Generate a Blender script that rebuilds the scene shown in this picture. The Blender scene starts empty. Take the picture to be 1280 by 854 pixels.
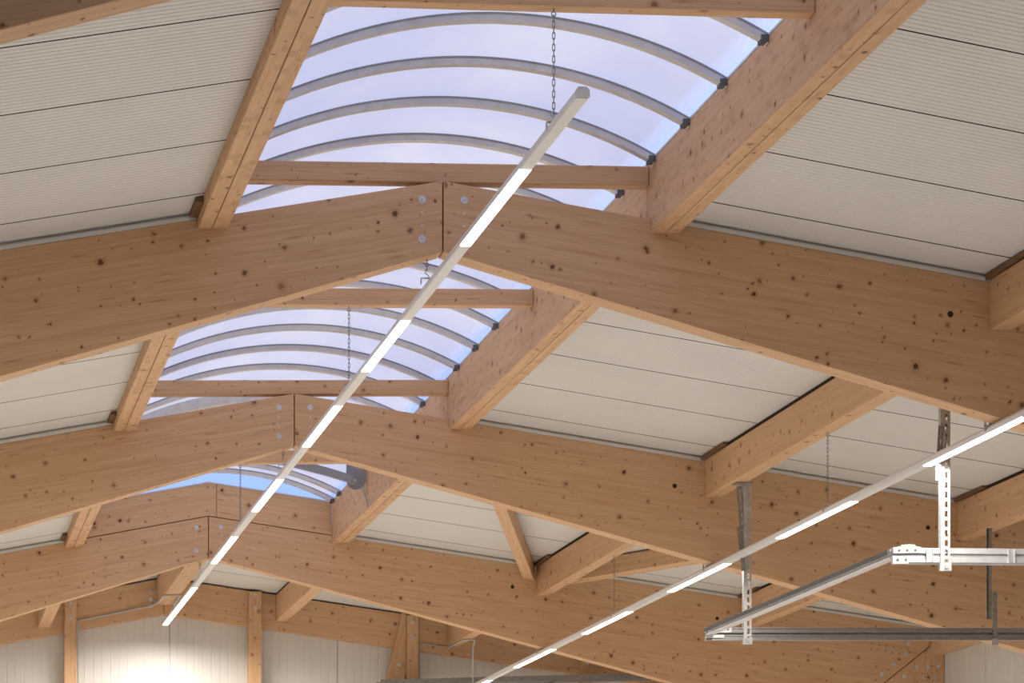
import bpy, bmesh, math, random
from mathutils import Vector, Matrix
random.seed(7)
SC = bpy.context.scene
COL = SC.collection

# ------------------------------------------------------------------ frame of the building
SG = 0.04816          # the whole hall rises gently towards its right-hand side
ZO = 5.9              # height of the ridge joint's lower edge above the floor
def W(x, y, z):
    return Vector((x, y, z + SG * x + ZO))

# ------------------------------------------------------------------ camera
cam = bpy.data.cameras.new('camera')
cam_o = bpy.data.objects.new('camera', cam)
COL.objects.link(cam_o)
cam.sensor_fit = 'HORIZONTAL'
cam.sensor_width = 36.0
cam.lens = 36.0 * 3500.0 / 1280.0
cam.shift_y = (1220.83 - 427.0) / 1280.0
cam.clip_start = 0.1
cam.clip_end = 500.0
cam_o.location = (-3.10992, -15.75336, ZO - 4.15578)
cam_o.rotation_euler = (math.pi / 2, 0, -math.atan2(640 + 140.9557, 3500.0))
SC.camera = cam_o

# ------------------------------------------------------------------ sky, exposure
SKY_STRENGTH = 1.5
LED_STRENGTH = 9.0      # the diffusers' own glow
LED_WATTS = 44.0         # per metre of lit diffuser, thrown downwards
LED_SPREAD = 168.0
SC.view_settings.view_transform = 'Standard'
SC.view_settings.look = 'None'
SC.view_settings.gamma = 1.0
SC.view_settings.use_curve_mapping = False
SC.view_settings.exposure = 0.0
world = bpy.data.worlds.new('sky')
SC.world = world
world.use_nodes = True
nt = world.node_tree
nt.nodes.clear()
wo = nt.nodes.new('ShaderNodeOutputWorld')
wb = nt.nodes.new('ShaderNodeBackground')
wc = nt.nodes.new('ShaderNodeTexCoord')
ws = nt.nodes.new('ShaderNodeSeparateXYZ')
wr = nt.nodes.new('ShaderNodeValToRGB')
wr.color_ramp.elements[0].position = 0.10
wr.color_ramp.elements[0].color = (0.13, 0.29, 0.92, 1)
wr.color_ramp.elements[1].position = 0.5
wr.color_ramp.elements[1].color = (0.92, 0.94, 1.04, 1)
nt.links.new(wc.outputs['Generated'], ws.inputs[0])
nt.links.new(ws.outputs['Z'], wr.inputs[0])
nt.links.new(wr.outputs[0], wb.inputs['Color'])
wb.inputs['Strength'].default_value = SKY_STRENGTH
nt.links.new(wb.outputs[0], wo.inputs['Surface'])

# ------------------------------------------------------------------ node helpers and materials
class N:
    def __init__(s, name):
        s.m = bpy.data.materials.new(name)
        s.m.use_nodes = True
        s.t = s.m.node_tree
        s.t.nodes.clear()
        s.out = s.t.nodes.new('ShaderNodeOutputMaterial')
    def n(s, kind, **kw):
        d = s.t.nodes.new('ShaderNode' + kind)
        for k, v in kw.items():
            setattr(d, k, v)
        return d
    def put(s, sock, v):
        if hasattr(v, 'is_linked'):
            s.t.links.new(v, sock)
        else:
            sock.default_value = v
    def math(s, op, a, b=0.0, c=None):
        d = s.n('Math', operation=op)
        s.put(d.inputs[0], a)
        s.put(d.inputs[1], b)
        if c is not None:
            s.put(d.inputs[2], c)
        return d.outputs[0]
    def mix(s, fac, a, b, mode='MIX'):
        d = s.n('Mix', data_type='RGBA', blend_type=mode)
        s.put(d.inputs[0], fac)
        s.put(d.inputs[6], a)
        s.put(d.inputs[7], b)
        return d.outputs[2]
    def comb(s, x, y, z):
        d = s.n('CombineXYZ')
        for i, v in enumerate((x, y, z)):
            s.put(d.inputs[i], v)
        return d.outputs[0]
    def step(s, v, lo, hi, t0=0.0, t1=1.0):
        d = s.n('MapRange', interpolation_type='SMOOTHSTEP')
        s.put(d.inputs[0], v)
        s.put(d.inputs[1], lo)
        s.put(d.inputs[2], hi)
        d.inputs[3].default_value = t0
        d.inputs[4].default_value = t1
        return d.outputs[0]
    def noise(s, vec, scale, detail=3.0, rough=0.55, dist=0.0):
        d = s.n('TexNoise')
        s.put(d.inputs['Vector'], vec)
        d.inputs['Scale'].default_value = scale
        d.inputs['Detail'].default_value = detail
        d.inputs['Roughness'].default_value = rough
        d.inputs['Distortion'].default_value = dist
        return d.outputs[0]

def rgb(r, g, b):
    f = lambda c: ((c / 255 + 0.055) / 1.055) ** 2.4 if c > 10 else c / 255 / 12.92
    return (f(r), f(g), f(b), 1)

def wood_material(name, patch):
    k = N(name)
    at = k.n('Attribute', attribute_name='grain')
    sp = k.n('SeparateXYZ')
    k.t.links.new(at.outputs['Vector'], sp.inputs[0])
    u, v, sd = sp.outputs[0], sp.outputs[1], sp.outputs[2]
    lamf = k.math('ADD', k.math('DIVIDE', v, 0.04), k.math('MULTIPLY', sd, 3.7))
    lam = k.math('FLOOR', lamf)
    wn = k.n('TexWhiteNoise', noise_dimensions='2D')
    k.put(wn.inputs['Vector'], k.comb(lam, sd, 0.0))
    shift = k.math('MULTIPLY', wn.outputs[0], 7.0)
    us = k.math('ADD', u, shift)
    board = k.math('FLOOR', k.math('DIVIDE', us, 1.9))
    wn2 = k.n('TexWhiteNoise', noise_dimensions='3D')
    k.put(wn2.inputs['Vector'], k.comb(lam, board, sd))
    tint = wn2.outputs[0]
    # long figure and fine fibre
    g1 = k.noise(k.comb(k.math('MULTIPLY', us, 1.3), k.math('MULTIPLY', v, 34.0), k.math('MULTIPLY', sd, 11.0)), 1.0, 4.0, 0.6, 0.8)
    g2 = k.noise(k.comb(k.math('MULTIPLY', us, 6.0), k.math('MULTIPLY', v, 170.0), sd), 1.0, 2.0, 0.5, 0.2)
    g3 = k.noise(k.comb(k.math('MULTIPLY', u, 0.5), k.math('MULTIPLY', v, 2.5), sd), 1.0, 2.0)
    light, mid, dark = (0.69, 0.447, 0.262, 1), (0.61, 0.37, 0.205, 1), (0.44, 0.232, 0.115, 1)
    c = k.mix(k.step(g1, 0.36, 0.62), light, mid)
    c = k.mix(k.math('MULTIPLY', k.step(g1, 0.60, 0.72), 0.45), c, dark)
    c = k.mix(k.math('MULTIPLY', k.step(g2, 0.45, 0.7), 0.16), c, dark)
    c = k.mix(k.math('MULTIPLY', k.step(tint, 0.55, 1.0), 0.28), c, mid)
    c = k.mix(k.math('MULTIPLY', k.step(tint, 0.35, 0.0), 0.25), c, light)
    c = k.mix(k.math('MULTIPLY', k.step(g3, 0.5, 0.75), 0.14), c, dark)
    # growth-ring loops: contour lines of a stretched field, cut at every board
    fld = k.noise(k.comb(k.math('MULTIPLY', us, 1.1), k.math('MULTIPLY', v, 9.0), k.math('ADD', k.math('MULTIPLY', sd, 23.0), k.math('MULTIPLY', tint, 9.0))), 1.0, 1.5, 0.45)
    ct = k.math('FRACT', k.math('ADD', k.math('MULTIPLY', fld, 11.0), k.math('MULTIPLY', v, 46.0)))
    ring = k.math('MULTIPLY', k.step(k.math('ABSOLUTE', k.math('SUBTRACT', ct, 0.5)), 0.22, 0.02), 0.15)
    c = k.mix(ring, c, dark)
    if patch:
        cell = k.math('FLOOR', k.math('DIVIDE', us, 0.13))
        wp = k.n('TexWhiteNoise', noise_dimensions='3D')
        k.put(wp.inputs['Vector'], k.comb(lam, cell, k.math('ADD', sd, 3.0)))
        fu = k.math('FRACT', k.math('DIVIDE', us, 0.13))
        soft = k.math('MULTIPLY', k.step(fu, 0.0, 0.3), k.step(fu, 1.0, 0.7))
        pt = k.math('MULTIPLY', k.math('MULTIPLY', k.step(wp.outputs[0], 0.62, 1.0), soft), patch)
        c = k.mix(pt, c, (0.30, 0.105, 0.06, 1))
        c = k.mix(k.math('MULTIPLY', k.step(wp.outputs[0], 0.3, 0.0), patch * 0.5), c, light)
    # glue lines between the laminations
    fr = k.math('FRACT', lamf)
    gl = k.math('MINIMUM', fr, k.math('SUBTRACT', 1.0, fr))
    c = k.mix(k.step(gl, 0.045, 0.0, 0.0, 0.22), c, dark)
    # knots
    wob = k.math('MULTIPLY', k.math('SUBTRACT', k.noise(k.comb(u, v, sd), 45.0, 3.0), 0.5), 0.030)
    for scale, keep, r0, r1, s in ((4.1, 0.38, 0.007, 0.019, 0.0), (6.0, 0.48, 0.003, 0.010, 40.0), (9.5, 0.70, 0.002, 0.0055, 80.0)):
        vo = k.n('TexVoronoi', voronoi_dimensions='2D', feature='F1')
        k.put(vo.inputs['Vector'], k.comb(k.math('ADD', k.math('ADD', u, wob), k.math('ADD', k.math('MULTIPLY', sd, 17.3), s)), k.math('ADD', k.math('ADD', v, wob), k.math('MULTIPLY', sd, 5.1)), 0.0))
        vo.inputs['Scale'].default_value = scale
        cs = k.n('SeparateColor')
        k.t.links.new(vo.outputs['Color'], cs.inputs[0])
        rad = k.n('MapRange')
        k.put(rad.inputs[0], cs.outputs[0])
        rad.inputs[1].default_value = keep
        rad.inputs[2].default_value = 1.0
        rad.inputs[3].default_value = r0
        rad.inputs[4].default_value = r1
        d = k.math('DIVIDE', vo.outputs['Distance'], scale)
        rel = k.math('DIVIDE', d, rad.outputs[0])
        on = k.math('GREATER_THAN', cs.outputs[0], keep)
        halo = k.math('MULTIPLY', k.step(rel, 2.6, 0.9), k.math('MULTIPLY', on, 0.35))
        core = k.math('MULTIPLY', k.step(rel, 1.05, 0.7), k.math('MULTIPLY', on, k.math('ADD', 0.5, k.math('MULTIPLY', cs.outputs[1], 0.5))))
        c = k.mix(halo, c, (0.36, 0.15, 0.06, 1))
        c = k.mix(core, c, (0.11, 0.045, 0.022, 1))
    # short dark streaks along the grain
    vs = k.n('TexVoronoi', voronoi_dimensions='2D', feature='F1')
    k.put(vs.inputs['Vector'], k.comb(k.math('MULTIPLY', us, 2.4), k.math('MULTIPLY', v, 21.0), 0.0))
    vs.inputs['Scale'].default_value = 1.0
    ss = k.n('SeparateColor')
    k.t.links.new(vs.outputs['Color'], ss.inputs[0])
    st = k.math('MULTIPLY', k.step(vs.outputs['Distance'], 0.22, 0.03), k.math('MULTIPLY', k.math('GREATER_THAN', ss.outputs[0], 0.86), 0.5))
    c = k.mix(st, c, (0.30, 0.12, 0.05, 1))
    b = k.n('BsdfPrincipled')
    k.put(b.inputs['Base Color'], c)
    b.inputs['Roughness'].default_value = 0.62
    b.inputs['Specular IOR Level'].default_value = 0.28
    bp = k.n('Bump')
    bp.inputs['Strength'].default_value = 0.10
    bp.inputs['Distance'].default_value = 0.004
    k.put(bp.inputs['Height'], g2)
    k.t.links.new(bp.outputs[0], b.inputs['Normal'])
    k.t.links.new(b.outputs[0], k.out.inputs[0])
    return k.m

def plain(name, col, rough=0.5, metal=0.0, spec=0.4, var=0.05, scale=6.0, stretch=(1, 1, 1)):
    k = N(name)
    tc = k.n('TexCoord')
    mp = k.n('Mapping')
    mp.inputs['Scale'].default_value = stretch
    k.t.links.new(tc.outputs['Object'], mp.inputs[0])
    nz = k.noise(mp.outputs[0], scale, 4.0)
    c2 = tuple(max(0.0, x * (1 - 2.2 * var)) for x in col[:3]) + (1,)
    c = k.mix(k.step(nz, 0.35, 0.75), col, c2)
    b = k.n('BsdfPrincipled')
    k.put(b.inputs['Base Color'], c)
    k.put(b.inputs['Roughness'], k.math('ADD', rough, k.math('MULTIPLY', k.math('SUBTRACT', nz, 0.5), 0.15)))
    b.inputs['Metallic'].default_value = metal
    b.inputs['Specular IOR Level'].default_value = spec
    k.t.links.new(b.outputs[0], k.out.inputs[0])
    return k.m

def emit(name, col, strength):
    k = N(name)
    e = k.n('Emission')
    e.inputs['Color'].default_value = col
    e.inputs['Strength'].default_value = strength
    k.t.links.new(e.outputs[0], k.out.inputs[0])
    return k.m

def glazing_material():
    """opal multiwall sheet; the clear margin along the foot of the arch lets the sky show"""
    k = N('opal_polycarbonate')
    at = k.n('Attribute', attribute_name='grain')
    sp = k.n('SeparateXYZ')
    k.t.links.new(at.outputs['Vector'], sp.inputs[0])
    nz = k.noise(k.comb(k.math('MULTIPLY', sp.outputs[0], 0.9), k.math('MULTIPLY', sp.outputs[1], 0.5), 0.0), 1.0, 3.0, 0.6, 0.4)
    tr = k.n('BsdfTranslucent')
    k.put(tr.inputs['Color'], k.mix(k.step(nz, 0.35, 0.7), (0.78, 0.79, 0.88, 1), (0.88, 0.87, 0.91, 1)))
    tp = k.n('BsdfTransparent')
    tp.inputs['Color'].default_value = (0.86, 0.91, 1.0, 1)
    gl = k.n('BsdfGlossy')
    gl.inputs['Roughness'].default_value = 0.25
    mx = k.n('MixShader')
    edge = k.step(sp.outputs[2], 0.19, 0.07, 0.06, 0.80)
    k.put(mx.inputs[0], edge)
    k.t.links.new(tr.outputs[0], mx.inputs[1])
    k.t.links.new(tp.outputs[0], mx.inputs[2])
    m2 = k.n('MixShader')
    m2.inputs[0].default_value = 0.04
    df = k.n('BsdfDiffuse')
    df.inputs['Color'].default_value = (0.85, 0.85, 0.85, 1)
    m3 = k.n('MixShader')
    m3.inputs[0].default_value = 0.22
    k.t.links.new(tr.outputs[0], m3.inputs[1])
    k.t.links.new(df.outputs[0], m3.inputs[2])
    k.t.links.new(m3.outputs[0], mx.inputs[1])
    k.t.links.new(mx.outputs[0], m2.inputs[1])
    k.t.links.new(gl.outputs[0], m2.inputs[2])
    k.t.links.new(m2.outputs[0], k.out.inputs[0])
    return k.m

WOOD = wood_material('spruce_glulam', 0.0)
WOODP = wood_material('spruce_glulam_short_boards', 0.33)
PANEL = plain('painted_sheet', (0.685, 0.668, 0.64, 1), 0.5, 0, 0.35, 0.02, 1.5)
TRIMW = plain('pale_trim', (0.72, 0.70, 0.67, 1), 0.5, 0, 0.3, 0.03)
GALV = plain('galvanised_steel', (0.54, 0.54, 0.54, 1), 0.42, 0.75, 0.5, 0.12, 30)
GALVD = plain('dull_galvanised_steel', (0.33, 0.32, 0.31, 1), 0.5, 0.7, 0.5, 0.12, 30)
ALU = plain('anodised_aluminium', (0.62, 0.60, 0.585, 1), 0.45, 0.1, 0.5, 0.05, 12)
ALUW = plain('pale_aluminium', (0.46, 0.46, 0.47, 1), 0.40, 0.5, 0.5, 0.05, 20)
WHITE = plain('white_enamel', (0.74, 0.735, 0.725, 1), 0.4, 0, 0.45, 0.02)
VENTG = plain('grey_enamel', (0.30, 0.30, 0.32, 1), 0.5, 0, 0.4, 0.05)
VENTD = plain('dark_grey_plastic', (0.11, 0.11, 0.115, 1), 0.6, 0, 0.3, 0.05)
ALUB = plain('lamplit_aluminium', (0.74, 0.74, 0.75, 1), 0.4, 0.35, 0.5, 0.05, 20)  # rail metal lightened: lamplight on side rail and rear corners put into the colour
WASH = plain('zinc_washer', (0.66, 0.67, 0.70, 1), 0.4, 0.35, 0.5, 0.06, 30)
RAILD = plain('shaded_rail_grey', (0.36, 0.355, 0.35, 1), 0.36, 0.8, 0.5, 0.06, 20)  # rail metal darkened: the rear rail's weaker light is put into the colour
SLOT = plain('slot_grey', (0.10, 0.098, 0.095, 1), 0.6, 0.3, 0.4, 0.05)
DARK = plain('dark_gasket', (0.03, 0.03, 0.032, 1), 0.7, 0, 0.3, 0.1)
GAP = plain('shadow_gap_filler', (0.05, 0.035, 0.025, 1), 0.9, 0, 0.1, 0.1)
BATTEN = plain('brown_batten', (0.20, 0.115, 0.06, 1), 0.75, 0, 0.2, 0.1, 10)
FLOOR = plain("concrete", (0.62, 0.59, 0.55, 1), 0.55, 0, 0.35, 0.1, 0.8)
PVC = plain('grey_conduit', (0.5, 0.49, 0.48, 1), 0.5, 0, 0.4, 0.04)
LED = emit('led_diffuser', (1.0, 0.955, 0.89, 1), LED_STRENGTH)
GLAZE = glazing_material()

# ------------------------------------------------------------------ mesh helpers (all take building coordinates)
class B:
    """collects shapes for ONE mesh object"""
    def __init__(s):
        s.bm = bmesh.new()
    def poly(s, base, d):
        """prism: polygon points (Vector list) extruded by vector d"""
        v0 = [s.bm.verts.new(p) for p in base]
        v1 = [s.bm.verts.new(p + d) for p in base]
        n = len(base)
        fs = [s.bm.faces.new(v0), s.bm.faces.new(v1[::-1])]
        for i in range(n):
            j = (i + 1) % n
            fs.append(s.bm.faces.new((v0[j], v0[i], v1[i], v1[j])))
        bmesh.ops.recalc_face_normals(s.bm, faces=fs)
        return s
    def xz(s, pts, y0, y1):
        return s.poly([W(x, y0, z) for x, z in pts], Vector((0, y1 - y0, 0)))
    def yz(s, pts, x0, x1):
        return s.poly([W(x0, y, z) for y, z in pts], W(x1, 0, 0) - W(x0, 0, 0))
    def box(s, x0, x1, y0, y1, z0, z1):
        return s.xz([(x0, z0), (x1, z0), (x1, z1), (x0, z1)], y0, y1)
    def tube(s, pts, r, seg=8, close=False):
        """round bar through world-space points"""
        n = len(pts)
        rings = []
        up = Vector((0.13, 0.21, 0.97)).normalized()
        for i, p in enumerate(pts):
            a = pts[i - 1] if (i or close) else p
            b = pts[(i + 1) % n] if (i < n - 1 or close) else p
            t = (b - a).normalized()
            x = t.cross(up)
            if x.length < 1e-3:
                x = t.cross(Vector((1, 0, 0)))
            x.normalize()
            y = x.cross(t)
            rings.append([s.bm.verts.new(p + r * (math.cos(q * 2 * math.pi / seg) * x + math.sin(q * 2 * math.pi / seg) * y)) for q in range(seg)])
        fs = []
        for i in range(n if close else n - 1):
            A, Bq = rings[i], rings[(i + 1) % n]
            for q in range(seg):
                f = s.bm.faces.new((A[q], A[(q + 1) % seg], Bq[(q + 1) % seg], Bq[q]))
                f.smooth = True
                fs.append(f)
        if not close:
            fs.append(s.bm.faces.new(rings[0][::-1]))
            fs.append(s.bm.faces.new(rings[-1]))
        bmesh.ops.recalc_face_normals(s.bm, faces=fs)
        return s
    def disc(s, c, ax, r, h, seg=20, inner=0.0):
        """short cylinder (or ring) from c along ax"""
        ax = ax.normalized()
        x = ax.cross(Vector((0, 0, 1)))
        if x.length < 1e-3:
            x = Vector((1, 0, 0))
        x.normalize()
        y = x.cross(ax)
        pr = [(r, 0.0), (r, h * 0.75), (r * 0.93, h)] + ([(inner, h), (inner, 0.0)] if inner else [])
        rings = [[s.bm.verts.new(c + ax * hh + rr * (math.cos(q * 2 * math.pi / seg) * x + math.sin(q * 2 * math.pi / seg) * y)) for q in range(seg)] for rr, hh in pr]
        fs = []
        m = len(rings)
        for i in range(m if inner else m - 1):
            A, Bq = rings[i], rings[(i + 1) % m]
            for q in range(seg):
                fs.append(s.bm.faces.new((A[q], A[(q + 1) % seg], Bq[(q + 1) % seg], Bq[q])))
        if not inner:
            fs.append(s.bm.faces.new(rings[0][::-1]))
            fs.append(s.bm.faces.new(rings[-1]))
        bmesh.ops.recalc_face_normals(s.bm, faces=fs)
        return s

def obj(name, b, mat, parent=None, axis=None, bevel=0.0, kind=None, seed=None):
    """links the collected shapes as one mesh object; its vertices are stored relative to the root of its thing"""
    bm = b.bm
    if bevel:
        bmesh.ops.bevel(bm, geom=list(bm.edges), offset=bevel, segments=1, affect='EDGES', clamp_overlap=True)
    if axis is not None:
        a = Vector(axis).normalized()
        lay = bm.loops.layers.float_vector.new('grain')
        sd = random.random() if seed is None else seed
        for f in bm.faces:
            f.normal_update()
            n = f.normal
            if abs(n.dot(a)) > 0.8:
                e = Vector((0, 0, 1)) if abs(a.z) < 0.7 else Vector((1, 0, 0))
                e = (e - e.dot(n) * n).normalized()
                al = n.cross(e)
            else:
                al = (a - a.dot(n) * n).normalized()
                e = n.cross(al)
            off = 0.37 * abs(n.z) + 0.11 * abs(n.x)
            for l in f.loops:
                p = l.vert.co
                l[lay] = (p.dot(al), p.dot(e) + off, sd)
    root = parent
    while root is not None and root.parent is not None:
        root = root.parent
    org = root.location.copy() if root is not None else Vector((0, 0, 0))
    if root is None:
        c = Vector((0, 0, 0))
        for v in bm.verts:
            c += v.co
        c /= max(1, len(bm.verts))
        c.z = min(v.co.z for v in bm.verts)
        org = c
    for v in bm.verts:
        v.co -= org
    me = bpy.data.meshes.new(name)
    bm.to_mesh(me)
    bm.free()
    me.materials.append(mat)
    o = bpy.data.objects.new(name, me)
    COL.objects.link(o)
    if parent is None:
        o.location = org
    else:
        o.parent = parent
    if kind:
        o['kind'] = kind
    return o

def tag(o, label, cat, group=None):
    o['label'] = label
    o['category'] = cat
    o['kind'] = 'thing'
    if group:
        o['group'] = group
    return o

def thing(name, label, cat, loc, group=None):
    o = bpy.data.objects.new(name, None)
    COL.objects.link(o)
    o.location = loc
    o.empty_display_size = 0.1
    return tag(o, label, cat, group)

def empty_structure(name, loc):
    o = bpy.data.objects.new(name, None)
    COL.objects.link(o)
    o.location = loc
    o['kind'] = 'structure'
    return o

def copy_thing(root, d, label=None, group=None):
    r = root.copy()
    COL.objects.link(r)
    r.location = root.location + Vector((d[0], d[1], d[2] + SG * d[0]))
    if label:
        r['label'] = label
    if group:
        r['group'] = group
    for ch in root.children:
        c = ch.copy()
        COL.objects.link(c)
        c.parent = r
        for g in ch.children:
            e = g.copy()
            COL.objects.link(e)
            e.parent = c
    return r

# ------------------------------------------------------------------ main dimensions
P, PB, H = 0.16779, 0.28527, 0.40626     # roof slope, rafter underside slope, rafter height at the ridge
RT = 0.16                                # rafter thickness
XW = 7.747                               # inner face of the side walls
YB = 16.70                               # gable wall
YF = -34.0
PX0, PX1 = 1.2374, 1.4074                # purlins carrying the skylight
PZ, PTOP = 0.1188, 0.540
EAVE = 0.045                             # roof sheets lie this far above the rafters
def roof(x, off=0.0):
    return H - P * abs(x) + off
FRAMES = (-6.0, 0.0, 6.0, 12.0)

# ------------------------------------------------------------------ setting
b = B()
b.poly([Vector((-XW - .3, YF, -0.2)), Vector((XW + .3, YF, -0.2)), Vector((XW + .3, YB + .2, -0.2)), Vector((-XW - .3, YB + .2, -0.2))], Vector((0, 0, 0.2)))
obj('floor', b, FLOOR, kind='structure')

def roof_sheet(name, side, segs):
    """liner sheets of the roof: a joint groove each metre, fine ribs between, joints across the slope"""
    b = B()
    for y0, y1, xa in segs:
        prof = []
        y = y0
        st = []
        k0 = math.floor(y0 - 0.6) - 1
        yy = k0 + 0.62
        while yy < y1 + 1:
            st.append((yy - 0.008, 0.0))
            st.append((yy - 0.007, 0.022))
            st.append((yy + 0.007, 0.0221))
            st.append((yy + 0.008, 0.0))
            for r in range(1, 20):
                c = yy + r * 0.05
                st += [(c - 0.007, 0.0), (c - 0.004, 0.0027), (c + 0.004, 0.0027), (c + 0.007, 0.0)]
            yy += 1.0
        prof = [(y0, 0.0)] + [q for q in st if y0 + 0.002 < q[0] < y1 - 0.002] + [(y1, 0.0)]
        xb = XW + 0.25
        rows = []
        for x in (xa, xb):
            rows.append([b.bm.verts.new(W(side * x, q, roof(x, EAVE) + dz)) for q, dz in prof])
        top = [[b.bm.verts.new(W(side * x, q, roof(x, EAVE + 0.1))) for q in (y0, y1)] for x in (xa, xb)]
        fs = []
        for i in range(len(prof) - 1):
            f = b.bm.faces.new((rows[0][i], rows[0][i + 1], rows[1][i + 1], rows[1][i]))
            f.material_index = 1 if prof[i][1] > 0.01 or prof[i + 1][1] > 0.01 else 0
            fs.append(f)
        fs.append(b.bm.faces.new((top[0][0], top[0][1], top[1][1], top[1][0])))
        fs.append(b.bm.faces.new(rows[0] + [top[0][1], top[0][0]]))
        fs.append(b.bm.faces.new(rows[1] + [top[1][1], top[1][0]]))
        fs.append(b.bm.faces.new((rows[0][0], rows[1][0], top[1][0], top[0][0])))
        fs.append(b.bm.faces.new((rows[0][-1], rows[1][-1], top[1][1], top[0][1])))
        bmesh.ops.recalc_face_normals(b.bm, faces=fs)
    o = obj(name, b, PANEL, kind='structure')
    o.data.materials.append(DARK)
    return o
SEGS = [(YF, 12.1, PX1 + 0.001), (12.1, YB + 0.1, 0.0)]
roof_sheet('ceiling_left', -1, SEGS)
roof_sheet('ceiling_right', 1, SEGS)

def rib_wall(name, pts, top, axis, kind='structure'):
    """upright sheet wall: shallow vertical ribs, a dark joint every 1.96 m; pts(t)->(x,y), n = inward normal"""
    b = B()
    (p0, p1, n, zero) = pts
    L = (p1 - p0).length
    d = (p1 - p0).normalized()
    st = [(0.0, 0.0)]
    t = -math.fmod(zero, 1.96) if zero > 0 else 0.0
    t = zero % 1.96 - 1.96
    while t < L:
        st += [(t - 0.006, 0), (t - 0.005, -0.02), (t + 0.005, -0.02), (t + 0.006, 0)]
        for r in range(1, 20):
            c = t + r * 0.098
            w = 0.012 if r % 2 else 0.005
            st += [(c - w, 0), (c - w * 0.4, -0.0035), (c + w * 0.4, -0.0035), (c + w, 0)]
        t += 1.96
    st = [q for q in st if 0.0 <= q[0] < L - 0.002] + [(L, 0.0)]
    lo, hi, back = [], [], []
    for q, dz in st:
        p = p0 + d * q + n * dz
        lo.append(b.bm.verts.new(Vector((p.x, p.y, 0.0))))
        hi.append(b.bm.verts.new(Vector((p.x, p.y, top(p.x)))))
    for i in range(len(st) - 1):
        b.bm.faces.new((lo[i], lo[i + 1], hi[i + 1], hi[i]))
    q0, q1 = p0 - n * 0.12, p1 - n * 0.12
    k = [b.bm.verts.new(Vector((q.x, q.y, z))) for q, z in ((q0, 0.0), (q1, 0.0), (q1, top(q1.x)), (q0, top(q0.x)))]
    b.bm.faces.new(k)
    b.bm.faces.new((lo[0], hi[0], k[3], k[0]))
    b.bm.faces.new((lo[-1], hi[-1], k[2], k[1]))
    b.bm.normal_update()
    bmesh.ops.recalc_face_normals(b.bm, faces=list(b.bm.faces))
    return obj(name, b, PANEL, kind=kind)
rw = lambda x: W(x, 0, roof(x, EAVE + 0.02)).z
for nm, xs in (('wall_back', ((-XW - .1, 0.0), (0.0, XW + .1))),):
    # two slopes, one wall: built as one ribbed sheet whose top follows the roof
    p0, p1 = Vector((-XW - .1, YB, 0)), Vector((XW + .1, YB, 0))
    rib_wall(nm, (p0, p1, Vector((0, -1, 0)), XW + .1 + 0.076), rw, 'x')
rib_wall('wall_right', (Vector((XW, YF, 0)), Vector((XW, YB, 0)), Vector((-1, 0, 0)), 10.88 - YF), lambda x: W(XW, 0, roof(XW, EAVE)).z, 'y')
rib_wall('wall_left', (Vector((-XW, YF, 0)), Vector((-XW, YB, 0)), Vector((1, 0, 0)), 0.3), lambda x: W(-XW, 0, roof(XW, EAVE)).z, 'y')
rib_wall('wall_front', (Vector((-XW - .1, YF, 0)), Vector((XW + .1, YF, 0)), Vector((0, 1, 0)), 0.3), lambda x: W(x, 0, roof(x, 0.6)).z, 'x')

# pale closing strip between rafter top and roof sheets, one per rafter slope
tn = 1
for y in FRAMES:
    for s in (-1, 1):
        x0 = PX1 + 0.004 if y < 12.0 or True else 0.0
        b = B()
        b.xz([(s * x0, roof(x0, 0.001)), (s * XW, roof(XW, 0.001)), (s * XW, roof(XW, 0.026)), (s * x0, roof(x0, 0.026))], y + 0.001, y + 0.03)
        b.xz([(s * x0, roof(x0, 0.026)), (s * XW, roof(XW, 0.026)), (s * XW, roof(XW, EAVE)), (s * x0, roof(x0, EAVE))], y + 0.022, y + 0.08)
        obj('trim_%d' % tn, b, TRIMW, kind='structure')
        tn += 1

# ------------------------------------------------------------------ skylight: barrel vault over the ridge
AR = 2.598
def arch(x, d=0.0):
    r = AR + d
    return 0.86 - AR + math.sqrt(r * r - x * x)
sky = empty_structure('window_1', W(0, 3, 0.54))
sky['label'] = 'barrel-vaulted opal skylight running along the ridge'
def arc_band(y0, y1, d0, d1, xm=1.235, n=40):
    b = B()
    rows = []
    for i in range(n + 1):
        x = -xm + 2 * xm * i / n
        rows.append([b.bm.verts.new(W(x, y, arch(x, d))) for y, d in ((y0, d0), (y1, d0), (y1, d1), (y0, d1))])
    fs = []
    for i in range(n):
        for q in range(4):
            f = b.bm.faces.new((rows[i][q], rows[i][(q + 1) % 4], rows[i + 1][(q + 1) % 4], rows[i + 1][q]))
            fs.append(f)
    fs += [b.bm.faces.new(rows[0]), b.bm.faces.new(rows[-1][::-1])]
    bmesh.ops.recalc_face_normals(b.bm, faces=fs)
    return b
# glazing sheet
b = arc_band(-9.0, 12.02, 0.004, 0.020, 1.30, 64)
g = obj('glazing', b, GLAZE, sky)
lay = g.data.attributes.new('grain', 'FLOAT_VECTOR', 'CORNER')
for l in g.data.loops:
    p = g.data.vertices[l.vertex_index].co
    lay.data[l.index].vector = (p.x, p.y, 1.30 - abs(p.x))
BOWS = [-1.49 + 0.712 * i for i in range(-7, 14)] + [8.92, 9.63, 11.45, 11.88]
for y in BOWS:
    o = obj('glazing_bar', arc_band(y - 0.028, y + 0.028, -0.040, 0.0), ALU, sky)
    for s in (-1, 1):
        bb = B()
        bb.box(min(s * 1.236, s * 1.196), max(s * 1.236, s * 1.196), y - 0.032, y + 0.032, PTOP - 0.034, PTOP + 0.004)
        obj('foot_bracket', bb, VENTD, o)
    obj('gasket', arc_band(y - 0.031, y + 0.031, -0.007, 0.0035), VENTG, o)
obj('vent_frame', arc_band(8.16, 8.26, -0.085, 0.0), ALU, sky)
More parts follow.
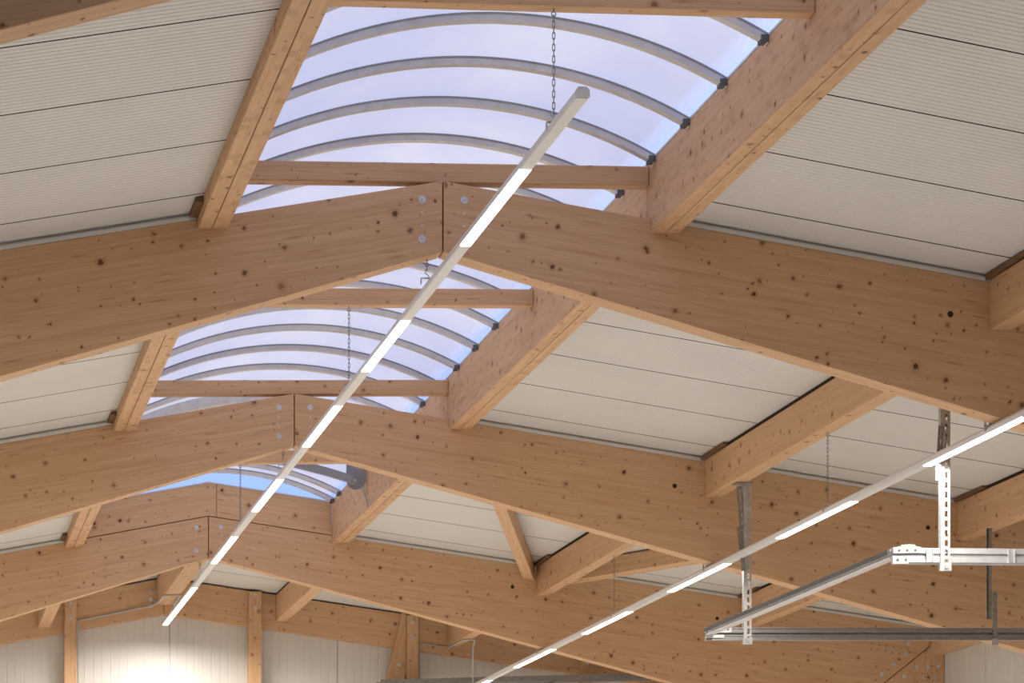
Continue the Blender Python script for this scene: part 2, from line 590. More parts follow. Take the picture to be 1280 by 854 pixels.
for s in (-1, 1):
    b = B()
    b.box(min(s * 1.2345, s * 1.31), max(s * 1.2345, s * 1.31), -9.0, 12.02, PTOP, PTOP + 0.012)
    obj('edge_flashing', b, ALU, sky)

# ------------------------------------------------------------------ timber frame
AX = {1: (W(1, 0, -P) - W(0, 0, 0)).normalized(), -1: (W(-1, 0, -P) - W(0, 0, 0)).normalized()}
def washer_bolt(parent, x, z, y, r=0.022, part='bolt_washer'):
    b = B()
    c = W(x, y, z)
    b.disc(c, Vector((0, -1, 0)), r, 0.005, 20)
    b.disc(c + Vector((0, -0.005, 0)), Vector((0, -1, 0)), r * 0.42, 0.009, 6)
    return obj(part, b, WASH, parent)
def screw(parent, x, z, y, r=0.007, mat=None, part='screw_head'):
    b = B()
    b.disc(W(x, y, z), Vector((0, -1, 0)), r, 0.003, 10)
    return obj(part, b, mat or WASH, parent)
def drill_hole(parent, x, z, y):
    b = B()
    c = W(x, y + 0.001, z)
    b.disc(c, Vector((0, -1, 0)), 0.019, 0.002, 16)
    return obj('drilled_hole', b, GAP, parent)

RL = {-6.0: ('knotty glulam rafter crossing the top left corner of the view', 'glulam rafter overhead beyond the top edge, right of the ridge'),
      0.0: ('biggest glulam rafter, rising from the left edge to the ridge under the long skylight',
            'biggest glulam rafter, falling from the ridge to the right edge above the nearer rail'),
      6.0: ('second glulam rafter from the camera, left of its bolted ridge joint',
            'second glulam rafter from the camera, right of the ridge, passing behind the perforated hangers'),
      12.0: ('third glulam rafter, left of its ridge joint, under the skylight end board',
             'third glulam rafter, right of the ridge, mitred to the dowelled corner post')}
for y in FRAMES:
    for s in (-1, 1):
        t = thing('glulam_rafter', RL[y][0 if s < 0 else 1], 'roof beam', W(s * 0.003, y, 0), 'glulam portal rafters')
        e = 0.004 * s
        pts = [(e, H - 0.001), (s * 7.574, roof(7.574)), (s * 7.574, -1.05), (s * 7.08, -1.417), (s * 6.49, -1.851), (e, 0.0)]
        b = B()
        b.xz(pts, y, y + RT)
        obj('beam', b, WOOD, t, AX[s], 0.003)
        if y >= 0:
            if s < 0:
                for z in (0.297, 0.072):
                    washer_bolt(t, -0.122, z, y)
                for z in (0.222, 0.148):
                    screw(t, -0.122, z, y)
            else:
                washer_bolt(t, 0.124, 0.297, y)
                washer_bolt(t, 0.124, 0.072, y)
                for z in (0.220, 0.147):
                    screw(t, 0.124, z, y)
                drill_hole(t, 3.088, -0.348, y)
                if y > 0:
                    drill_hole(t, 5.253, -0.712, y)
        if y == 12.0 and s > 0:
            for x, z in ((7.342, -1.021), (7.32, -1.129), (7.187, -1.235), (7.05, -1.332)):
                washer_bolt(t, x, z, y)
            for x, z in ((6.939, -1.012), (7.019, -1.025), (7.098, -1.039), (7.178, -1.053), (7.258, -1.067), (6.93, -1.066), (7.01, -1.08),
                         (7.089, -1.094), (7.165, -1.109), (7.244, -1.123), (7.33, -1.075), (7.25, -1.19), (7.12, -1.285), (6.98, -1.39)):
                screw(t, x, z, y, 0.010, GALVD, 'dowel')
        # corner post of the portal
        if s > 0 or y > -6:
            pl = {0.0: 'tapered glulam wall post carrying the biggest rafter', 6.0: 'tapered glulam wall post carrying the second rafter',
                  12.0: 'tapered glulam wall post studded with washers and dowels', -6.0: 'tapered glulam wall post nearest the camera'}[y]
            t2 = thing('glulam_post', pl + (' on the left side wall' if s < 0 else ' beside the white side wall'), 'post', Vector((s * 7.5, y, 0)), 'tapered glulam wall posts')
            zf = lambda x: -ZO - SG * x
            b = B()
            b.xz([(s * 7.582, roof(7.582)), (s * (XW - .004), roof(XW)), (s * (XW - .004), zf(s * XW)), (s * 7.25, zf(s * 7.25)), (s * 6.496, -1.859), (s * 7.084, -1.424), (s * 7.582, -1.056)], y, y + RT)
            obj('post_body', b, WOOD, t2, (0, 0, 1), 0.003)
            if y == 12.0 and s > 0:
                for x, z in ((7.435, -1.262), (7.555, -1.265), (7.676, -1.264), (7.298, -1.364)):
                    washer_bolt(t2, x, z, y)
                for x in (7.435, 7.497, 7.555, 7.613, 7.676):
                    for z in (-1.337, -1.412):
                        screw(t2, x, z, y, 0.009, GALVD, 'dowel')
                screw(t2, 7.613, -1.262, y, 0.009, GALVD, 'dowel')
                screw(t2, 7.364, -1.315, y, 0.009, GALVD, 'dowel')

# end board closing the skylight on top of the third rafter
for s, xa, xb, lab in ((-1, -1.2372, 0.078, 'glulam end board closing the skylight, longer half left of its joint'),
                       (1, 0.082, 1.2372, 'glulam end board closing the skylight, shorter half right of its joint')):
    t = thing('skylight_end_board', lab, 'board', W((xa + xb) / 2, 12, 0.45))
    xs = [xa, 0.0, xb] if xa < 0 < xb else [xa, xb]
    top = [(x, 0.738 - 0.1685 * abs(x)) for x in xs]
    bot = [(x, roof(x, 0.008)) for x in xs][::-1]
    b = B()
    b.xz(top + bot, 12.0, 12.095)
    obj('board', b, WOOD, t, AX[s], 0.003)
    b = B()
    b.xz(top + [(x, z + 0.014) for x, z in top][::-1], 11.995, 12.098)
    obj('cap_strip', b, ALU, t)

# purlins carrying the skylight
PLAB = {(-1, -6): 'glulam skylight purlin along the left of the nearest vault, running to the biggest rafter',
        (1, -6): 'deep glulam skylight purlin along the right of the nearest vault, inner side pinkish',
        (-1, 0): 'glulam skylight purlin left of the middle vault, between the first two rafters',
        (1, 0): 'deep glulam skylight purlin right of the middle vault, between the first two rafters',
        (-1, 6): 'short-looking glulam skylight purlin left of the far vault, behind the second rafter',
        (1, 6): 'deep glulam skylight purlin right of the far vault, beside the grey vent opener',
        (-1, -12): 'glulam skylight purlin left of the vault above the camera', (1, -12): 'glulam skylight purlin right of the vault above the camera'}
for y in (-12, -6, 0, 6):
    for s in (-1, 1):
        t = thing('glulam_purlin', PLAB[(s, y)], 'beam', W(s * 1.32, y + 3, PZ), 'purlins beside the skylight')
        x0, x1 = sorted((s * PX0, s * PX1))
        ya, yb = y + RT + 0.001, y + 6 - 0.001
        zt = roof(PX0, 0.004)
        if y == 6:
            pts = [(ya, PZ), (yb, PZ), (yb, PTOP), (y + .08, PTOP), (y + .08, zt), (ya, zt)]
        elif y == -12:
            pts = [(-9.0, PZ), (yb, PZ), (yb, zt), (y + 6.078, zt), (y + 6.078, PTOP), (-9.0, PTOP)]
        else:
            pts = [(ya, PZ), (yb, PZ), (yb, zt), (y + 6.078, zt), (y + 6.078, PTOP), (y + .082, PTOP), (y + .082, zt), (ya, zt)]
        b = B()
        xm = s * 1.325
        for xa, xb in ((x0, xm - 0.002), (xm + 0.002, x1)) if True else ():
            b.yz(pts, xa, xb)
        obj('beam', b, WOODP, t, (0, 1, 0), 0.003)
        b = B()
        b.box(xm - 0.002, xm + 0.002, ya, yb, PZ + 0.006, PTOP - 0.02)
        obj('glue_joint', b, GAP, t)
        # brown packing piece next to the rafter
        if y in (-6, 0, 6):
            xo = s * PX1
            b = B()
            b.xz([(xo, roof(PX1, 0.005)), (xo + s * 0.045, roof(PX1 + .045, 0.02)), (xo + s * 0.045, roof(PX1 + .045, EAVE - .002)), (xo, roof(PX1, EAVE - .002))], yb - 0.33, yb - 0.004)
            obj('packing_piece', b, BATTEN, t)

# crossbars between the two skylight purlins
CL = {-5.96: 'timber crossbar under the vault above the camera', -2.96: 'timber crossbar along the top edge, holding the nearest lamp chain',
      0.042: 'timber crossbar lying on the biggest rafter below the nearest vault', 3.04: 'timber crossbar under the middle vault, holding the second lamp chain',
      6.042: 'timber crossbar lying on the ridge of the second rafter', 9.05: 'timber crossbar under the far vault near the grey vent opener'}
for y, lab in CL.items():
    t = thing('timber_crossbar', lab, 'beam', W(0, y + .05, 0.408), 'crossbars under the skylight')
    b = B()
    b.box(-PX0 + .001, PX0 - .001, y, y + 0.10, 0.408, 0.521)
    obj('bar', b, WOOD, t, W(1, 0, 0) - W(0, 0, 0), 0.006)

# purlins farther down the slope
def purlin(x0, x1, y0, y1, zb, lab, pack=True, grp='roof purlins between the rafters'):
    s = 1 if x0 > 0 else -1
    t = thing('timber_purlin', lab, 'beam', W((x0 + x1) / 2, (y0 + y1) / 2, zb), grp)
    b = B()
    za, zc = roof(x0, 0.012), roof(x1, 0.012)
    b.xz([(x0, zb), (x1, zb), (x1, zc), (x0, za)], y0, y1)
    obj('beam', b, WOOD, t, (0, 1, 0), 0.003)
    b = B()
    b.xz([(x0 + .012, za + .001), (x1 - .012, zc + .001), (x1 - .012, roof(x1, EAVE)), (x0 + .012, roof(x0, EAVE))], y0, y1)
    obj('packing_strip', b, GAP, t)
    if pack:
        b = B()
        b.yz([(y1 - .004, za - 0.002), (y1 - 0.62, za + .012), (y1 - 0.62, za + 0.031), (y1 - .004, za + 0.031)], x0 - 0.03, x0 + .01)
        obj('packing_piece', b, BATTEN, t)
    return t
SL = {-6: ('timber purlin meeting the biggest rafter at the right edge', 'timber purlin out to the right over the nearest bay', 'timber eave purlin of the nearest bay'),
      0: ('timber purlin between first and second rafter, carrying a lamp chain and a perforated hanger',
          'timber purlin behind the white rail, with a dark hanger bar on its side', 'timber eave purlin of the middle bay along the side wall'),
      6: ('timber purlin between second and third rafter, at the point of the two braces', 'timber purlin seen over the far rail behind the left hanger',
          'timber eave purlin running to the dowelled post')}
for y in (-6, 0, 6):
    for i, (x0, x1, zb) in enumerate(((3.338, 3.475, -0.444), (5.508, 5.645, -0.822), (7.595, 7.743, -1.14))):
        purlin(x0, x1, y + RT + .001, y + 5.999, zb, SL[y][i], i < 2)
# last bay, up to the gable
GB = 16.60
LBY0, LBY1 = 12.0 + RT + .001, GB - .001
for x0, x1, zb, lab in ((1.29, 1.43, -0.095, 'short last-bay purlin just right of the gable post speckled with knots'),
                        (-1.436, -1.30, -0.112, 'short timber purlin of the last bay left of the ridge, under the third rafter'),
                        (3.317, 3.455, -0.442, 'short timber purlin of the last bay with a bent conduit hooked round it'),
                        (5.5, 5.637, -0.82, 'short timber purlin of the last bay hidden low behind the third rafter')):
    purlin(x0, x1, LBY0, LBY1, zb, lab, False, 'purlins of the last bay')
t = thing('ridge_beam', 'timber ridge beam of the last bay, above the end of the middle light row', 'beam', W(0, 14.4, 0.12))
b = B()
b.xz([(-0.085, 0.12), (0.10, 0.12), (0.10, roof(0.1, 0.03)), (0, H + .03), (-0.085, roof(0.085, 0.03))], LBY0, LBY1)
obj('beam', b, WOOD, t, (0, 1, 0), 0.003)

# slanting braces in the roof plane
def brace(xa, ya, xb, yb, w, lab):
    t = thing('timber_brace', lab, 'brace', W((xa + xb) / 2, (ya + yb) / 2, roof((xa + xb) / 2, -0.14)), 'roof braces behind the second rafter')
    L = math.hypot(xb - xa, yb - ya)
    b = B()
    d0, d1 = -0.14, 0.03
    pts = [W(xa, ya, roof(xa, d0)), W(xb, yb, roof(xb, d0)), W(xb, yb, roof(xb, d1)), W(xa, ya, roof(xa, d1))]
    b.poly(pts, W(w, 0, -P * w) - W(0, 0, 0))
    obj('beam', b, WOOD, t, pts[1] - pts[0], 0.003)
brace(3.195, 11.99, 1.42, 6.17, 0.118, 'slanting timber brace between skylight purlin and side purlin, behind the second rafter')
brace(3.50, 11.99, 5.36, 6.17, 0.14, 'slanting timber brace right of the side purlin, crossed by the right lamp chain')

# ------------------------------------------------------------------ gable frame
GY = 16.50
for s, lab in ((-1, 'gable beam over the bright wall panel, left of the ridge, with a conduit along it'), (1, 'long gable beam right of the ridge, behind the posts')):
    t = thing('gable_beam', lab, 'beam', W(0, GB, 0))
    b = B()
    b.xz([(s * .003, H + .028), (s * 7.5, roof(7.5, .028)), (s * 7.5, 0.015 - .165 * 7.5), (s * .003, 0.015)], GB, YB - .002)
    obj('beam', b, WOOD, t, AX[s], 0.003)
    if s < 0:
        for z in (0.269, 0.191, 0.118):
            washer_bolt(t, -0.15, z, GB, 0.024)
        for z in (0.36, 0.291, 0.227, 0.172):
            washer_bolt(t, -0.095, z - .012, GB, 0.013)
    else:
        washer_bolt(t, 0.112, 0.14, GB, 0.024)
def gable_post(x0, x1, lab, bolts):
    t = thing('gable_post', lab, 'post', Vector(((x0 + x1) / 2, GY, 0)), 'posts of the gable wall')
    xm = (x0 + x1) / 2
    zb = 0.012 - .165 * abs(xm) - .02
    ztop = roof(max(abs(x0), abs(x1)), 0.03)
    zl = -ZO - SG * xm
    b = B()
    b.yz([(GY, zl), (YB - .004, zl), (YB - .004, zb), (GB - .002, zb), (GB - .002, ztop), (GY, ztop)], x0, x1)
    obj('post_body', b, WOOD, t, (0, 0, 1), 0.003)
    for z in bolts:
        washer_bolt(t, xm, z, GY, 0.022)
gable_post(-1.140, -1.004, 'gable post left of the bright wall panel, two washers at its head', (0.145, -0.019))
gable_post(0.973, 1.118, 'gable post right of the bright wall panel, speckled with knots', (0.21, 0.053))
gable_post(2.827, 2.962, 'gable post with a slanting strut against its left side', (-0.152, -0.325))
gable_post(4.935, 5.07, 'gable post low under the third rafter, one washer showing', (-0.675, -0.84))
t = thing('gable_strut', 'slanting timber strut leaning on the gable post, washer on its face', 'brace', W(2.6, 16.55, -0.8))
b = B()
zlo = -3.2
b.xz([(2.795, 0.05), (2.825, 0.05), (2.825, -0.72), (2.8235 - .226 * (-.73 - zlo), zlo), (2.79 - .226 * (.03 - zlo), zlo)], 16.54, 16.68)
obj('strut', b, WOOD, t, Vector((.226, 0, 1)), 0.003)
washer_bolt(t, 2.754 - .015, -0.64, 16.54, 0.022)
screw(t, 2.715, -0.735, 16.54, 0.010)

# conduits on the gable
def conduit(pts, lab, clips):
    t = thing('conduit', lab, 'pipe', W(*pts[0]))
    b = B()
    b.tube([W(*p) for p in pts], 0.0105, 10)
    obj('pipe', b, PVC, t)
    for c in clips:
        bb = B()
        bb.box(c[0] - .014, c[0] + .014, c[1] - .012, c[1] + .013, c[2] - .014, c[2] + .014)
        obj('clip', bb, PVC, t)
conduit([(-0.985, 16.585, -3.6), (-0.985, 16.585, -0.05), (-0.97, 16.585, -0.038), (-0.16, 16.585, 0.112), (-0.14, 16.57, 0.118), (-0.10, 16.25, 0.105), (-0.09, 15.6, 0.105), (0.09, 15.6, 0.1), (0.095, 16.2, 0.1), (0.095, 16.5, 0.04), (0.095, 16.56, -0.02)],
        'grey conduit climbing the left gable post and running along the gable beam', [(-0.985, 16.585, -0.14), (-0.80, 16.585, -0.008), (-0.3, 16.585, 0.085)])
conduit([(2.990, 16.585, -0.83), (2.990, 16.585, -0.40), (3.005, 16.585, -0.388), (3.30, 16.585, -0.437), (3.33, 16.5, -0.455), (3.34, 15.75, -0.455), (3.46, 15.70, -0.455), (3.49, 15.8, -0.47), (3.49, 15.9, -0.53), (3.49, 15.9, -1.0)],
        'grey conduit bent round the last-bay purlin and dropping to the cable tray', [(2.990, 16.585, -0.5), (3.18, 16.585, -0.417)])
# cable tray
t = thing('cable_tray', 'grey perforated cable tray along the foot of the gable view', 'tray', W(4.8, 16.3, -0.9))
b = B()
b.box(2.45, 7.0, 16.14, 16.15, -0.905, -0.845)
b.box(2.45, 7.0, 16.44, 16.45, -0.905, -0.845)
for i in range(92):
    x = 2.45 + i * 0.05
    b.box(x, x + 0.03, 16.15, 16.44, -0.905, -0.900)
for yy in (16.15, 16.22, 16.29, 16.36, 16.42):
    b.box(2.45, 7.0, yy, yy + 0.018, -0.906, -0.901)
obj('tray', b, GALVD, t)
for x in (3.0, 4.5, 6.0):
    b = B()
    b.box(x, x + .03, 16.13, YB - .001, -0.93, -0.907)
    obj('bracket_arm', b, GALVD, t)

# ------------------------------------------------------------------ light rows
def light_row(name_label, xc, zb, y0, y1, lit, grp):
    """slim trunking; LED diffusers where lit, plain covers between"""
    hw, hh = 0.033, 0.050
    t = thing('light_row', name_label, 'lamp', W(xc, (y0 + y1) / 2, zb), grp)
    b = B()
    prof = [(xc - hw, zb + .004), (xc + hw, zb + .004), (xc + hw, zb + .032), (xc + .019, zb + hh), (xc - .019, zb + hh), (xc - hw, zb + .032)]
    b.xz(prof, y0 + .003, y1 - .003)
    obj('trunking', b, WHITE, t)
    for yy, d in ((y0, -1), (y1, 1)):
        b = B()
        q = [(xc + (x - xc) * 1.03, z + (0.001 if z > zb + .02 else -.001)) for x, z in prof]
        b.xz(q, yy, yy + .006 * -d)
        obj('end_cap', b, WHITE, t)
    cur = y0 + .006
    for a, c in list(lit) + [(y1 - .006, None)]:
        if a - cur > 0.02:
            b = B()
            b.box(xc - .029, xc + .027, cur + .004, a - .004, zb, zb + .004)
            obj('blank_cover', b, WHITE, t)
        if c is not None:
            b = B()
            b.xz([(xc - .0275, zb - .003), (xc + .0275, zb - .003), (xc + .029, zb - .001), (xc + .029, zb + .004), (xc - .029, zb + .004), (xc - .029, zb - .001)], a, c)
            obj('led_diffuser', b, LED, t)
            al = bpy.data.lights.new('led_beam', 'AREA')
            al.shape = 'RECTANGLE'
            al.size = 0.05
            al.size_y = c - a
            al.energy = LED_WATTS * (c - a) * (1.5 if c > 15.9 and abs(xc) < 1 else 1.0)
            al.color = (1.0, 0.955, 0.885)
            al.spread = math.radians(LED_SPREAD)
            lo = bpy.data.objects.new('led_beam', al)
            COL.objects.link(lo)
            lo.parent = t
            lo.location = W(xc, (a + c) / 2, zb - .004) - t.location
            cur = c
    yj = y0 + 2.95
    while yj < y1:
        b = B()
        b.xz([(xc + (x - xc) * 1.02, z + (0.0008 if z > zb + .02 else 0)) for x, z in prof], yj, yj + .012)
        obj('joint_collar', b, WHITE, t)
        yj += 2.95
    return t
light_row('middle row of slim white linear lights hanging below the ridge', -0.045, -0.185, -3.483, 15.97,
          [(-2.32, -0.86), (0.93, 2.38), (3.53, 5.06), (6.48, 8.04), (9.47, 11.11), (12.86, 15.95)], 'rows of linear lights')
light_row('right-hand row of slim white linear lights under the side purlins', 3.42, -1.036, -6.9, 16.2,
          [(-6.35, -4.7), (-3.34, -1.68), (-0.36, 1.24), (2.64, 4.30), (5.62, 7.29), (8.62, 10.30), (11.60, 13.30), (14.62, 16.15)], 'rows of linear lights')
light_row('assumed left-hand row of slim white linear lights, unseen, added to light the room', -3.42, -1.036, -6.9, 16.2,
          [(-6.35, -4.7), (-3.34, -1.68), (-0.36, 1.24), (2.64, 4.30), (5.62, 7.29), (8.62, 10.30), (11.60, 13.30), (14.62, 16.15)], 'rows of linear lights')  # assumed row out of view, mirrored from the right to light the room

def chain(x, y, ztop, zbot, lab, grp='lamp chains'):
    t = thing('lamp_chain', lab, 'chain', W(x, y, zbot), grp)
    top = W(x, y, ztop)
    bot = W(x, y, zbot)
    L = (top - bot).length
    b = B()
    b.tube([top + Vector((0, 0, .012)), top, top + Vector((0, 0, -.014))], 0.0035, 6)
    b.tube([top + Vector((0.011 * math.sin(q * math.pi / 4), 0, -.025 + .011 * math.cos(q * math.pi / 4))) for q in range(8)], 0.0028, 6, True)
    obj('eye_screw', b, GALVD, t)
    b = B()
    z = -.032
    i = 0
    while -z < L - 0.055:
        hl, hw_ = 0.0175, 0.0062
        pts = []
        for q in range(12):
            a = q * math.pi / 6
            px, pz = hw_ * math.sin(a), (hl - hw_) * (1 if math.cos(a) >= 0 else -1) + hw_ * math.cos(a)
            pts.append(top + (Vector((px, 0, z - hl + .004 + pz)) if i % 2 else Vector((px * .35, px, z - hl + .004 + pz))))
        b.tube(pts, 0.0021, 5, True)
        z -= 0.0275
        i += 1
    obj('links', b, GALVD, t)
    b = B()
    b.tube([bot + Vector((0, 0, .058)), bot + Vector((-.010, 0, .05)), bot + Vector((-.012, 0, .036)), bot + Vector((0, 0, .028)), bot + Vector((.010, 0, .02)), bot + Vector((0.012, 0, .008))], 0.003, 6)
    obj('hook', b, GALV, t)
    b = B()
    b.box(x - .036, x - .033, y - .015, y + .015, zbot - .03, zbot + .004)
    b.box(x + .033, x + .036, y - .015, y + .015, zbot - .03, zbot + .004)
    b.box(x - .036, x + .036, y - .015, y + .015, zbot + .004, zbot + .007)
    obj('clamp', b, GALV, t)
    return t
ZT1, ZT2 = -0.134, -0.985
chain(-0.045, -2.92, 0.407, ZT1, 'long chain from the top crossbar to the near end of the middle light row')
chain(-0.045, 3.075, 0.407, ZT1, 'long chain from the middle-vault crossbar to the middle light row')
chain(-0.045, 9.08, 0.407, ZT1, 'long chain from the far-vault crossbar, in front of the end board')
chain(-0.075, 0.10, -0.025, ZT1 + 0.0, 'short hook under the ridge of the biggest rafter, beside the middle light row')
chain(-0.075, 6.10, -0.025, ZT1 + 0.0, 'short hook under the ridge of the second rafter, beside the middle light row')
chain(-0.075, 12.10, -0.025, ZT1 + 0.0, 'short hook under the ridge of the third rafter, beside the middle light row')
chain(3.42, 3.20, -0.446, ZT2, 'long chain from the side purlin to the right light row, left of the rail frame')
chain(3.42, 9.19, -0.446, ZT2, 'long chain from the far side purlin to the right light row, crossing a brace')
def lamp_clip(y, lab):
    t = thing('lamp_clip', lab, 'bracket', W(3.42, y, ZT2), 'clips holding the right light row')
    b = B()
    b.box(3.38, 3.386, y - .012, y + .012, ZT2 - .03, ZT2 + .035)
    b.box(3.454, 3.46, y - .012, y + .012, ZT2 - .03, ZT2 + .035)
    b.box(3.38, 3.46, y - .012, y + .012, ZT2 + .001, ZT2 + .006)
    obj('clip', b, GALV, t)
    b = B()
    b.box(3.415, 3.425, y - .012, y + .02, ZT2 + .006, ZT2 + .08)
    obj('stem', b, GALVD, t)
lamp_clip(0.185, 'small metal clip holding the right light row behind the biggest rafter')
lamp_clip(6.185, 'small metal clip holding the right light row behind the second rafter')
lamp_clip(12.185, 'small metal clip holding the right light row behind the third rafter')

# ------------------------------------------------------------------ vent opener in the far vault
t = thing('vent_opener', 'grey vent opener arm and round-ended plate beside the far vault', 'vent opener', W(1.1, 9.95, 0.35))
VY = 9.95
b = B()
n = 18
up, lo = [], []
for i in range(n + 1):
    f = i / n
    x = 1.13 - 1.55 * f
    zc = 0.385 + 0.29 * math.sin(f * math.pi * 0.5) ** 0.9 if f > 0 else 0.385
    up.append((x, zc + 0.038))
    lo.append((x, zc - 0.038))
b.xz(up + lo[::-1], VY - 0.055, VY - 0.012)
obj('arm', b, VENTG, t)
b = B()
pl = [(1.05 + 0.0, 0.70), (1.05, 0.42)]
for q in range(0, 13):
    a = math.pi + q * math.pi / 12
    pl.append((1.14 + 0.09 * math.cos(a), 0.40 + 0.09 * math.sin(a)))
pl += [(1.233, 0.46), (1.233, 0.70)]
b.xz(pl, VY - .010, VY + .012)
obj('plate', b, VENTG, t)
b = B()
b.disc(W(1.12, VY - .056, 0.385), Vector((0, -1, 0)), 0.018, 0.012, 10)
obj('pivot_bolt', b, GALV, t)
b = B()
for dx in (0, .02):
    b.tube([W(1.19 + dx, VY - .02, 0.34), W(1.20 + dx * .9, VY - .05, 0.27), W(1.222 + dx * .4, VY - .09, 0.19), W(1.229, VY - .12, 0.125)], 0.005, 6)
obj('cable', b, PVC, t)

# ------------------------------------------------------------------ suspended rail frame on the right
t = thing('rail_frame', 'bright metal rail frame hung from perforated hangers at the right edge', 'rail frame', W(3.5, 3.2, -1.7))
RS = -0.0223
zr = lambda x: -1.572 + RS * (x - 3.155)
def rail_x(y, x0, x1, name, mat):
    b = B()
    z1 = 0.0
    prof = [(0, 0), (0, -.036), (.014, -.036), (.014, -.056), (0, -.056), (0, -.092), (.012, -.102), (.052, -.102), (.052, 0)]
    d = W(x1, y, zr(x1)) - W(x0, y, zr(x0))
    if name == 'front_rail':
        b.poly([W(x0, y + p, zr(x0) + q) for p, q in prof], d)
    else:
        for o0, o1 in ((0.0, -0.041), (-0.059, -0.1)):
            c = [(0.0, o0), (.05, o0), (.05, o1), (0, o1), (0, o1 + .007), (.012, o1 + .009), (.012, o0 - .012), (0, o0 - .009)]
            b.poly([W(x0, y + p, zr(x0) + q) for p, q in c], d)
        b.poly([W(x0, y + p, zr(x0) + q) for p, q in ((.036, -.038), (.044, -.038), (.044, -.062), (.036, -.062))], d)
    return obj(name, b, mat, t)
YN, YR = 1.147, 5.33
rail_x(YN, 3.157, 6.6, 'front_rail', ALUW)
r = rail_x(YR, 3.157, 6.6, 'rear_rail', RAILD)
b = B()
z0 = zr(3.155)
b.xz([(3.135, z0 - .004), (3.15, z0 - .004), (3.15, z0 - .030), (3.162, z0 - .030), (3.162, z0 - .052), (3.15, z0 - .052), (3.15, z0 - .06), (3.215, z0 - .06), (3.215, z0)], YN + .056, YR - .002)
obj('side_rail', b, ALUB, t)
b = B()
b.box(3.1345, 3.14, YN + .06, YR - .01, z0 - .036, z0 - .010)
obj('side_rail_groove', b, SLOT, t)
# corner plates
def plate(x0, x1, y0, y1, za, zb, name, mat=ALUW, bolts=()):
    b = B()
    b.box(x0, x1, y0, y1, za, zb)
    o = obj(name, b, mat, t, bevel=.001)
    for x, z in bolts:
        bb = B()
        bb.disc(W(x, y0, z), Vector((0, -1, 0)), .0085, .004, 10)
        obj('bolt', bb, SLOT, o)
    return o
plate(3.150, 3.335, YN - .006, YN - .001, z0 - .038, z0 + .002, 'corner_plate', ALUW, ((3.19, z0 - .02), (3.245, z0 - .02), (3.30, z0 - .02)))
plate(3.148, 3.255, YN - .006, YN - .001, z0 - .105, z0 - .058, 'corner_plate', ALUW, ((3.18, z0 - .08), (3.235, z0 - .08)))
plate(3.205, 3.30, YN - .003, YN + .03, z0 + .001, z0 + .016, 'cover_plate')
plate(3.150, 3.36, YR - .006, YR - .001, z0 - .045, z0 + .002, 'corner_plate', ALUB, ((3.19, z0 - .02), (3.33, z0 - .02)))
plate(3.150, 3.30, YR - .006, YR - .001, z0 - .085, z0 - .06, 'corner_plate', ALUB)
plate(3.215, 3.32, YR - .003, YR + .03, z0 + .001, z0 + .016, 'cover_plate', ALUB)
def clip(x, y):
    z = zr(x)
    b = B()
    b.box(x - .024, x - .018, y - .014, y - .001, z - .096, z - .006)
    b.box(x + .018, x + .024, y - .014, y - .001, z - .096, z - .006)
    b.box(x - .018, x + .018, y - .006, y - .001, z - .092, z - .010)
    obj('rail_clip', b, ALUW, t)
for x in (3.395, 3.955, 4.52):
    clip(x, YN)
for x in (3.78, 4.33, 4.88, 5.44, 5.99):
    b = B()
    z = zr(x)
    for dz in (-.02, -.075):
        b.disc(W(x, YR, z + dz), Vector((0, -1, 0)), .005, .004, 8)
    obj('rail_screw', b, GALV, t)
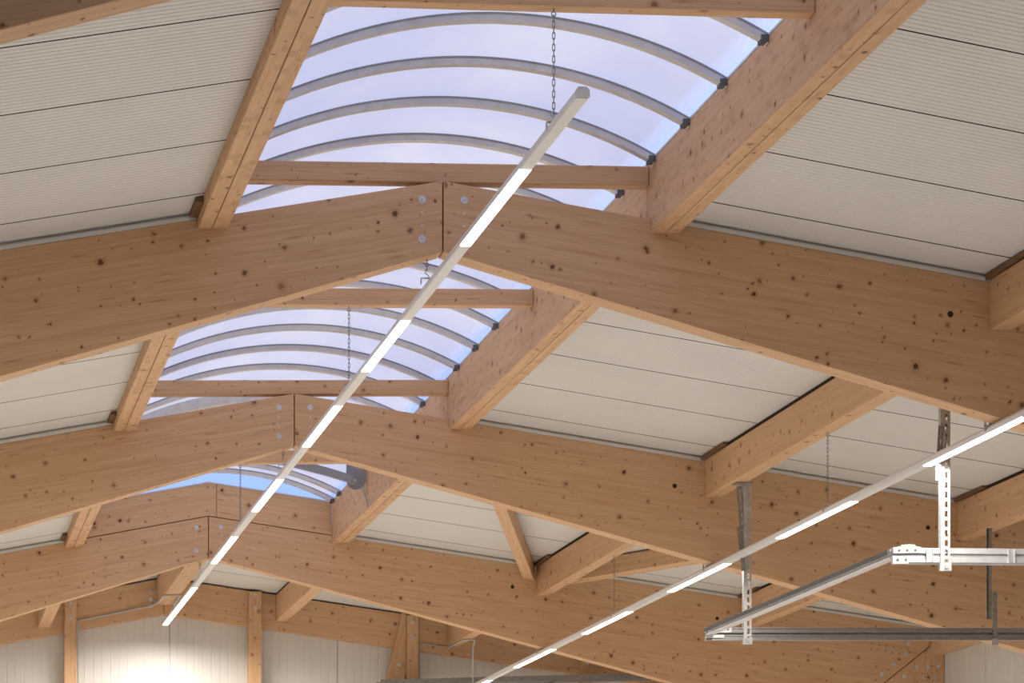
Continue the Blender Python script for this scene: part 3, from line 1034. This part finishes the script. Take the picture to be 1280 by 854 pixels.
# perforated hangers
def ladder(b, p0, p1, w, th, pitch=0.062):
    """flat slotted strip from p0 to p1 (building x, y, z), its face towards the front"""
    P0, P1 = Vector(p0), Vector(p1)
    d = P1 - P0
    L = d.length
    d.normalize()
    side = Vector((d.z, 0, -d.x)).normalized() * (-1 if d.z > 0 else 1)
    side = Vector((abs(side.x), side.y, side.z if side.x > 0 else -side.z))
    def bar(a, c, e, f):
        """a..c along, e..f across"""
        q = [P0 + d * a + side * e, P0 + d * c + side * e, P0 + d * c + side * f, P0 + d * a + side * f]
        b.poly([W(*v) for v in q], Vector((0, th, 0)))
    bar(0, L, 0, w * .42)
    bar(0, L, w * .72, w)
    k = 0.0
    while k < L:
        bar(k, min(L, k + pitch * .36), w * .42, w * .72)
        k += pitch
def hanger(x0, y, ztop, zbot, lean, name):
    b = B()
    ladder(b, (x0, y, ztop), (x0, y, zbot), 0.062, .003)
    b.box(x0 - .003, x0, y, y + .04, zbot, ztop)
    o = obj(name, b, GALV, t)
    b = B()
    ladder(b, (lean[0], y + .012, lean[1]), (lean[2], y + .012, lean[3]), .045, .003)
    b.box(lean[2] - .002, lean[2] + .0, y + .012, y + .03, lean[3], lean[3] + .001)
    obj('hanger_brace', b, GALVD, o)
    b = B()
    ladder(b, (lean[0] + .5 * (lean[2] - lean[0]) - .03, y - .006, (lean[1] + lean[3]) / 2), (lean[2] - .012, y - .006, lean[3] - .02), .036, .003)
    obj('brace_splice', b, GALVD, o)
    b = B()
    b.box(lean[0] - .02, x0 + .06, y - .05, y + .06, ztop + .001, ztop + .008)
    obj('head_plate', b, GALVD, o)
    b = B()
    b.box(x0 - .012, x0 + .066, y - .012, y - .001, zbot - .008, zbot + .045)
    b.box(x0 + .02, x0 + .04, y - .022, y - .012, zbot + .008, zbot + .028)
    obj('foot_clamp', b, ALUW, o)
hanger(3.458, YR - .016, -0.454, -1.708, (3.400, -0.47, 3.452, -1.12), 'perforated_hanger')
hanger(3.470, YN - .016, -0.454, -1.722, (3.520, -0.47, 3.440, -1.13), 'perforated_hanger')
b = B()
b.box(5.511, 5.545, YR + .02, YR + .028, -1.552, -0.629)
b.box(5.511, 5.517, YR + .02, YR + .05, -1.552, -0.629)
o = obj('side_hanger', b, GALVD, t)
b = B()
b.box(5.547, 5.586, YR + .004, YR + .010, -1.765, -1.335)
obj('hanger_plate', b, GALVD, o)
for z in (-1.36, -1.45, -1.485):
    b = B()
    b.disc(W(5.566, YR + .004, z), Vector((0, -1, 0)), .006, .002, 10)
    obj('bolt', b, BATTEN, o)
b = B()
b.box(5.535, 5.59, YR - .012, YR - .001, -1.765, -1.715)
obj('foot_clamp', b, ALUW, o)
